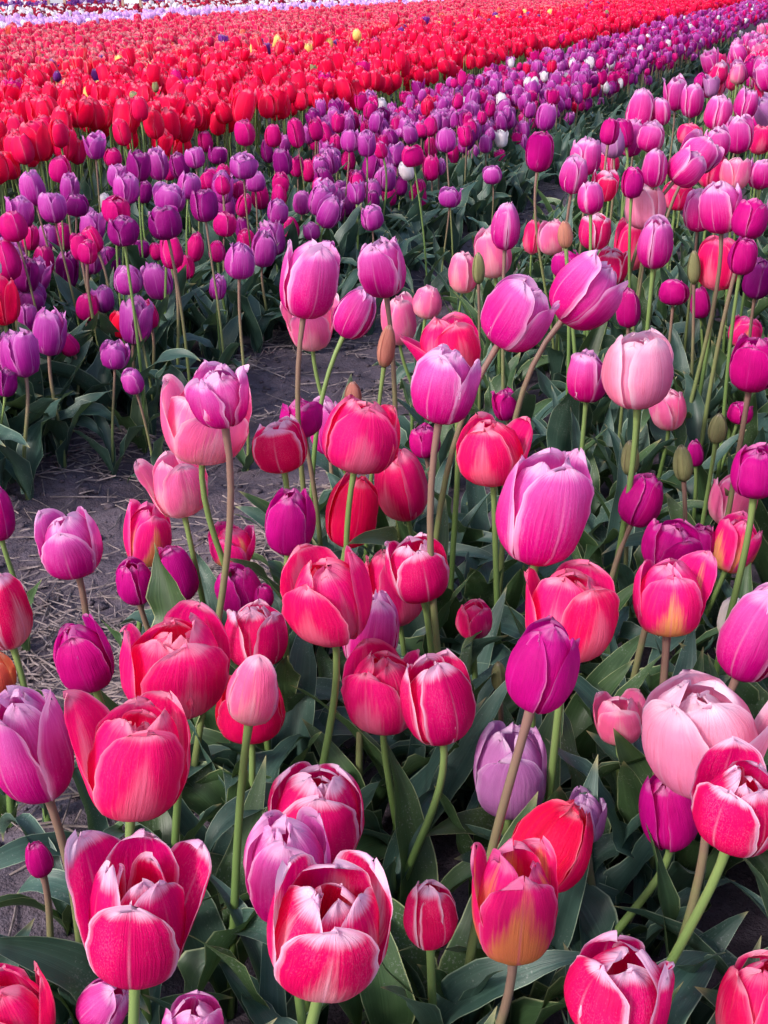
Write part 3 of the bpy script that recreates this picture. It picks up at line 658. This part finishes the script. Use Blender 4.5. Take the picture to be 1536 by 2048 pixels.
bed(4.15, 7.2, 4.5, 42, .095, lambda r, e: r.gauss(.39, .022), lambda r, u, v: pick(r, [(96, 'O', .45, 0, 1.05), (1.5, 'J', .4, 0, 1), (.35, 'Y', .4, 0, 1.1)]), 'orange-edged bed', prob=.9, wd=.06)
bed(7.3, 8.7, 7.0, 40, .12, lambda r, e: r.gauss(.40, .02), lambda r, u, v: pick(r, [(85, 'L', .6, 0, 1.2), (15, 'S', .6, 0, 1)]), 'lilac bed')
bed(8.8, 11.6, 8.5, 40, .125, lambda r, e: r.gauss(.40, .02), lambda r, u, v: pick(r, [(50, 'N', .5, 0, 1.25), (45, 'S', .5, 0, 1.2), (8, 'O', .5, 0, 1.1)]), 'mixed bed')
bed(11.8, 13.6, 12, 42, .15, lambda r, e: r.gauss(.40, .02), lambda r, u, v: pick(r, [(85, 'T', .5, 0, 1.2), (15, 'L', .5, 0, 1.1)]), 'violet bed')
bed(13.8, 17.5, 14, 46, .18, lambda r, e: r.gauss(.40, .02), lambda r, u, v: pick(r, [(70, 'O', .5, 0, 1.7), (30, 'S', .5, 0, 1.6)]), 'far bed')
bed(-1.5, .58, -.2, 32, .092, lambda r, e: r.gauss(.43, .05), lambda r, u, v: pick(r, T_NEAR), 'near bed', wd=.066)
cand.sort(key=lambda c: c[0])
keep = []
for c in cand:
    D, x, y, z, s, var, o, ruf, zone, px, py, w = c
    if zone == 'near bed':
        inside = -160 < px < 1730 and py > (470 if px > 1170 else 235) and py < 2200
        if inside: continue                       # this part of the bed is the hand-placed one
        if D < .75: continue
    if D < 6 and not free(px, py, w, D): continue
    keep.append(c)
def in_frame(c): return 5 < c[9] < 1531 and 2 < c[10] < 2040
N_IND = 300
ind = []; rest = []
for c in keep:
    if len(ind) < N_IND - n_hand and in_frame(c): ind.append(c)
    else: rest.append(c)

# individuals of the beds, sharing petal meshes between look-alikes
LIB = {}
def lib_head(var, o, ruf, idx):
    ok = round(min(o, 1.4) / .35) * .35; key = (var, ok, round(ruf, 1), idx)
    if key not in LIB:
        hk = 2.45 + (idx % 3) * .22
        LIB[key] = (head_data((7, 10), var, hk, ok, ruf, 7000 + len(LIB)), hk, ok)
    return LIB[key]
for k, c in enumerate(ind):
    D, x, y, z, s, var, o, ruf, zone, px, py, w = c; rg = random.Random(9000 + k)
    pet, h, ok = lib_head(var, o, ruf, k % 3); R = s / 2 / max(1, max(prof(ok)) * .97)
    ax = Vector((rg.gauss(0, .18), rg.gauss(0, .18), 1)).normalized(); hb = Vector((x, y, z)) - ax * h * R * .5
    bx, by = hb.x + rg.uniform(-.02, .02), hb.y + rg.uniform(-.02, .02)
    root = build_tulip(Vector((bx, by, float(ground_z(bx, by)))), hb, ax, R, h, pet, var, 3, LEAF_MID, 12000 + k, stem_r=.0034, lmin=.15, lmax=.23, spin=rg.uniform(0, 6.28))
    PLANTS.append(dict(root=root, px=px, py=py, w=w, hpx=w * 1.2, var=var, o=o, ruf=ruf, bud=False, lab=None, zone=zone.split()[0], dark=None, D=D, lean=ax.x))

# ------------------------------------------------------------------ the rest of the tulips: one joined object per bed
def lod_templates(ns, nv, seed, n, ruf=0.1, inner=True):
    out = []
    for i in range(n):
        o = [.2, .45, .7, .95, .35, 1.2][i % 6]; ps = head_petals(ns, nv, 2.5 + (i % 3) * .15, o, ruf, seed + i)
        if not inner: ps = ps[:3]
        v = np.concatenate([p[0] for p in ps]); u = np.concatenate([p[1] for p in ps]); g = grid_faces(nv, ns)
        f = np.concatenate([g + j * nv * ns for j in range(len(ps))]); out.append((v, u, f))
    return out
TPL = [lod_templates(5, 9, 100, 12, .55), lod_templates(5, 6, 200, 12, .4), lod_templates(3, 4, 300, 6, .1)]
def leaf_tpl(ns, nv, seed, n, wk=1.0):
    rg = np.random.default_rng(seed); out = []
    for i in range(n):
        v, u = leaf(ns, nv, 1.0, wk * rg.uniform(.085, .15), rg.choice([.3, .6, 1.1, 1.9, 2.4]) * rg.uniform(.8, 1.2), rg.uniform(.3, .85), rg.uniform(.12, .42), rg.uniform(-.8, .8), rg, lean=rg.uniform(.1, .45)); out.append((v, u, grid_faces(nv, ns)))
    return out
LT = [leaf_tpl(5, 9, 31, 10), leaf_tpl(3, 6, 32, 8)]
rg2 = np.random.default_rng(77)
def joined(name, items, mats):
    """items: list of (template verts, uvs, faces, 3x3, translation, material index)"""
    vs, us, fs, ms = [], [], [], []; n0 = 0
    for v, u, f, M, t, m in items:
        vs.append(v @ M.T + t); us.append(u); fs.append(f + n0); ms.append(np.full(len(f), m)); n0 += len(v)
    return link(name, make_mesh(name, np.concatenate(vs), np.concatenate(fs), np.concatenate(us), mats, np.concatenate(ms)))
def rotm(az, tx, ty, sc, sz=1.0):
    c, s = math.cos(az), math.sin(az); A = np.array([[c, -s, 0], [s, c, 0], [0, 0, 1.0]]) * np.array([sc, sc, sc * sz])
    return np.array([[1, 0, tx], [0, 1, ty], [-tx, -ty, 1.0]]) @ A
zones = {}
for c in rest: zones.setdefault(c[8], []).append(c)
ZLAB = {'purple bed': ('mauve, plum and magenta tulips massed in the purple bed beyond the furrow', 'tulips'),
        'red bed': ('scarlet red tulips massed in the bed behind the purple one', 'tulips'),
        'orange-edged bed': ('dense red tulips with pale orange edges farther back', 'tulips'),
        'lilac bed': ('thin band of far lilac tulips behind the orange-edged ones', 'tulips'),
        'mixed bed': ('far band of dark red and white tulips mixed', 'tulips'),
        'violet bed': ('far strip of dark violet tulips near the top left', 'tulips'),
        'far bed': ('farthest rows of red and white tulips at the top left', 'tulips'),
        'near bed': ('pink and lilac tulips massed at the far end of the near bed', 'tulips')}
SM = tube([(0, 0, 0), (.01, .01, .5), (0, 0, 1)], [1, 1, .8], 4)
for zn, cs in zones.items():
    mats = [M_LEAF, M_STEM, M_STEM2]; mi = {}; it = []
    for c in cs:
        D, x, y, z, s, var, o, ruf, zone, px, py, w = c
        if var not in mi: mi[var] = len(mats); mats.append(VAR[var]['mat'])
        lod = 0 if D < 5.5 else (1 if D < 10 else 2); tp = TPL[lod]
        v, u, f = tp[int(rg2.integers(len(tp)))]
        tx, ty = rg2.normal(0, .19, 2); h = 2.6 * s / 2; hb = np.array([x - tx * h / 2, y - ty * h / 2, z - h / 2])
        sc = s / 2 * (1.0 if lod < 2 else 1.12)
        it.append((v, u, f, rotm(rg2.uniform(0, 6.28), tx, ty, sc, rg2.uniform(.88, 1.1)), hb, mi[var]))
        uu, vv = xy2uv(x, y)
        front = (zn == 'red bed' and vv < 2.9 and uu < 16) or (zn == 'purple bed' and (D < 9 or vv < 1.6 and D < 16)) or zn == 'near bed' and D < 14 or D < 6.5
        if front:
            bx, by = x + rg2.uniform(-.02, .02), y + rg2.uniform(-.02, .02); gz = float(ground_z(bx, by, False))
            M = np.array([[.0036, 0, hb[0] - bx], [0, .0036, hb[1] - by], [0, 0, hb[2] - gz + .004]])
            it.append((SM[0], SM[2], SM[1], M, np.array([bx, by, gz]), 2 if zn == 'purple bed' else 1))
            for k in range(3 if D < 8 else 2):
                lt = LT[0 if D < 4.5 else 1]; v, u, f = lt[int(rg2.integers(len(lt)))]
                it.append((v, u, f, rotm(rg2.uniform(0, 6.28), 0, 0, rg2.uniform(.16, .25)), np.array([bx, by, gz - .006]), 0))
    ob = joined({'orange-edged bed': 'edged_tulip_mass'}.get(zn, zn.split()[0] + '_tulip_mass'), it, mats); ob['kind'] = 'stuff'; ob['label'], ob['category'] = ZLAB[zn]

# leafage filling the beds between the counted plants (grown from the ground, nobody could count it)
def foliage(name, label, regions, mats, lib, ln):
    it = []
    for (u0, u1, v0, v1, n, smin, smax) in regions:
        for _ in range(n):
            u, v = rg2.uniform(u0, u1), rg2.uniform(v0, v1); x, y = uv2xy(u, v); z = float(ground_z(x, y, False)) - .008; a0 = rg2.uniform(0, 6.28)
            for k in range(ln):
                vv, uu, f = lib[int(rg2.integers(len(lib)))]; m = int(rg2.random() < .45) if len(mats) > 1 else 0
                it.append((vv, uu, f, rotm(a0 + k * 2.2 + rg2.uniform(-.5, .5), 0, 0, rg2.uniform(smin, smax)), np.array([x, y, z]), m))
    ob = joined(name, it, mats); ob['kind'] = 'stuff'; ob['label'] = label; ob['category'] = 'leaves'
HT = leaf_tpl(7, 18, 41, 20, .8)
foliage('near_leafage', 'dense grey green tulip leafage between the stems of the near bed', [(.35, 2.0, -1.2, .62, 330, .16, .275), (2.0, 4.5, -1.0, .70, 330, .15, .25), (2.4, 8.5, .55, .90, 230, .16, .27)], [M_LEAF, M_LEAF2], HT, 3)
foliage('purple_bed_leafage', 'blue green tulip leafage of the purple bed along the furrow', [(1.5, 6.0, 1.34, 1.55, 150, .2, .31), (1.7, 7.0, 1.5, 2.05, 330, .19, .29), (2.6, 9.0, 1.15, 1.42, 230, .18, .28)], [M_LEAF], LT[0], 3)
foliage('red_bed_leafage', 'green tulip leafage at the front of the red bed', [(2.5, 9.0, 2.2, 2.6, 260, .16, .26), (9, 20, 2.15, 2.6, 220, .18, .28)], [M_LEAF], LT[1], 3)

# ------------------------------------------------------------------ two small row signs far back on the left
def box(cx, cy, cz, sx, sy, sz):
    v = np.array([[x, y, z] for z in (-1, 1) for y in (-1, 1) for x in (-1, 1)], float) * np.array([sx, sy, sz]) / 2 + np.array([cx, cy, cz])
    return v, np.array([[0, 2, 3, 1], [4, 5, 7, 6], [0, 1, 5, 4], [1, 3, 7, 5], [3, 2, 6, 7], [2, 0, 4, 6]])
def sign(pxl, pxr, D, mboard, label, top):
    r1 = ray(pxl, 10) * D; r2 = ray(pxr, 10) * D; cx = (r1.x + r2.x) / 2; wd = r2.x - r1.x; y = r1.y
    root = bpy.data.objects.new('row_sign', None); root.location = (cx, y, 0); COL.objects.link(root); root['label'] = label; root['category'] = 'sign'; root['group'] = 'row signs far back in the field'
    for s in (-1, 1):
        v, f = box(s * wd / 2, 0, top / 2, .036, .036, top + .02); link('post', make_mesh('post', v, f, None, [M_WOOD], smooth=False), root)
    v, f = box(0, -.002, top - .165, wd - .040, .016, .26); link('board', make_mesh('board', v, f, None, [mboard], smooth=False), root)
sign(98, 130, 18.5, M_BOARDG, 'small grey board between two wooden posts, left of the white one at the top left', .78)
sign(246, 281, 18.5, M_BOARD, 'small white board between two wooden posts at the top left', .78)

# ------------------------------------------------------------------ labels
def form(p):
    if p['bud']: return 'bud'
    if p['ruf'] >= .4: return 'frilled'
    return 'closed' if p['o'] < .3 else ('half-open' if p['o'] < .75 else 'open')
def where(p):
    x, y = p['px'], p['py']
    if p['zone'] in ('purple', 'red'): return 'in the %s bed' % p['zone']
    a = 'left' if x < 420 else ('middle' if x < 1000 else 'right')
    b = 'upper' if y < 420 else ('upper middle' if y < 800 else ('middle' if y < 1250 else 'lower'))
    return 'at %s %s' % (b, a) if b != a else 'in the centre'
used = set()
for p in PLANTS:
    if p['lab']: used.add(p['lab'])
for p in PLANTS:
    r = p['root']; v = VAR[p['var']]['words']; lab = p['lab']
    if not lab:
        fm = form(p); noun = 'tulip bud' if p['bud'] else 'tulip'; ad = '' if fm == 'bud' else fm + ' '
        nb = sorted((q for q in PLANTS if q is not p), key=lambda q: (q['px'] - p['px']) ** 2 + (q['py'] - p['py']) ** 2)[:9]
        def rel(q):
            dx, dy = p['px'] - q['px'], p['py'] - q['py']
            return ('right of' if dx > 0 else 'left of') if abs(dx) > abs(dy) else ('below' if dy > 0 else 'above')
        def nm(q): return '%s %s' % ('a ' + (form(q) if not q['bud'] else 'small'), VAR[q['var']]['words'] + (' bud' if q['bud'] else ' one'))
        opts = ['%s%s %s %s, %s %s' % (ad, v, noun, where(p), rel(q), nm(q)) for q in nb]
        opts += ['%s%s %s, %s %s and %s %s' % (ad, v, noun, rel(q), nm(q), rel(t), nm(t)) for q in nb[:5] for t in nb[:5] if q is not t]
        side = 'at the far left' if p['px'] < 150 else ('left of the middle' if p['px'] < 500 else ('near the middle' if p['px'] < 900 else 'toward the right'))
        sz = 'large ' if p['w'] > 56 else ('small ' if p['w'] < 42 else '')
        opts += ['%s%s%s %s %s, %s %s' % (s_, ad, v, noun, side, rel(q), nm(q)) for s_ in (sz, '') for q in nb]
        def sn(q): return ('a ' + VAR[q['var']]['words'] + (' bud' if q['bud'] else ' one')).replace('a orange', 'an orange')
        opts += ['%s%s%s %s, %s %s and %s %s' % (sz, ad, v, noun, rel(q), sn(q), rel(t), sn(t)) for q in nb for t in nb if q is not t]
        opts += ['%s%s %s leaning %s, %s %s' % (ad, v, noun, 'left' if p['lean'] < 0 else 'right', rel(q), nm(q)) for q in nb]
        opts = [o for o in opts if len(o.replace('-', ' ').split()) <= 16]
        lab = next((o for o in opts if o not in used), opts[-1]); used.add(lab)
    r['label'] = lab; r['category'] = 'tulip bud' if p['bud'] else 'tulip'
    if p['bud']: r.name = 'tulip_bud'
    r['group'] = {'purple': 'tulips of the purple bed', 'red': 'tulips of the red bed'}.get(p['zone'], 'tulips of the near pink bed')
print('plants', len(PLANTS), 'hand', n_hand, 'ind', len(ind), 'rest', len(rest), 'tris', sum(len(o.data.loops) // 2 for o in COL.objects if o.type == 'MESH'), 'labels unique', len(set(p['root']['label'] for p in PLANTS)))
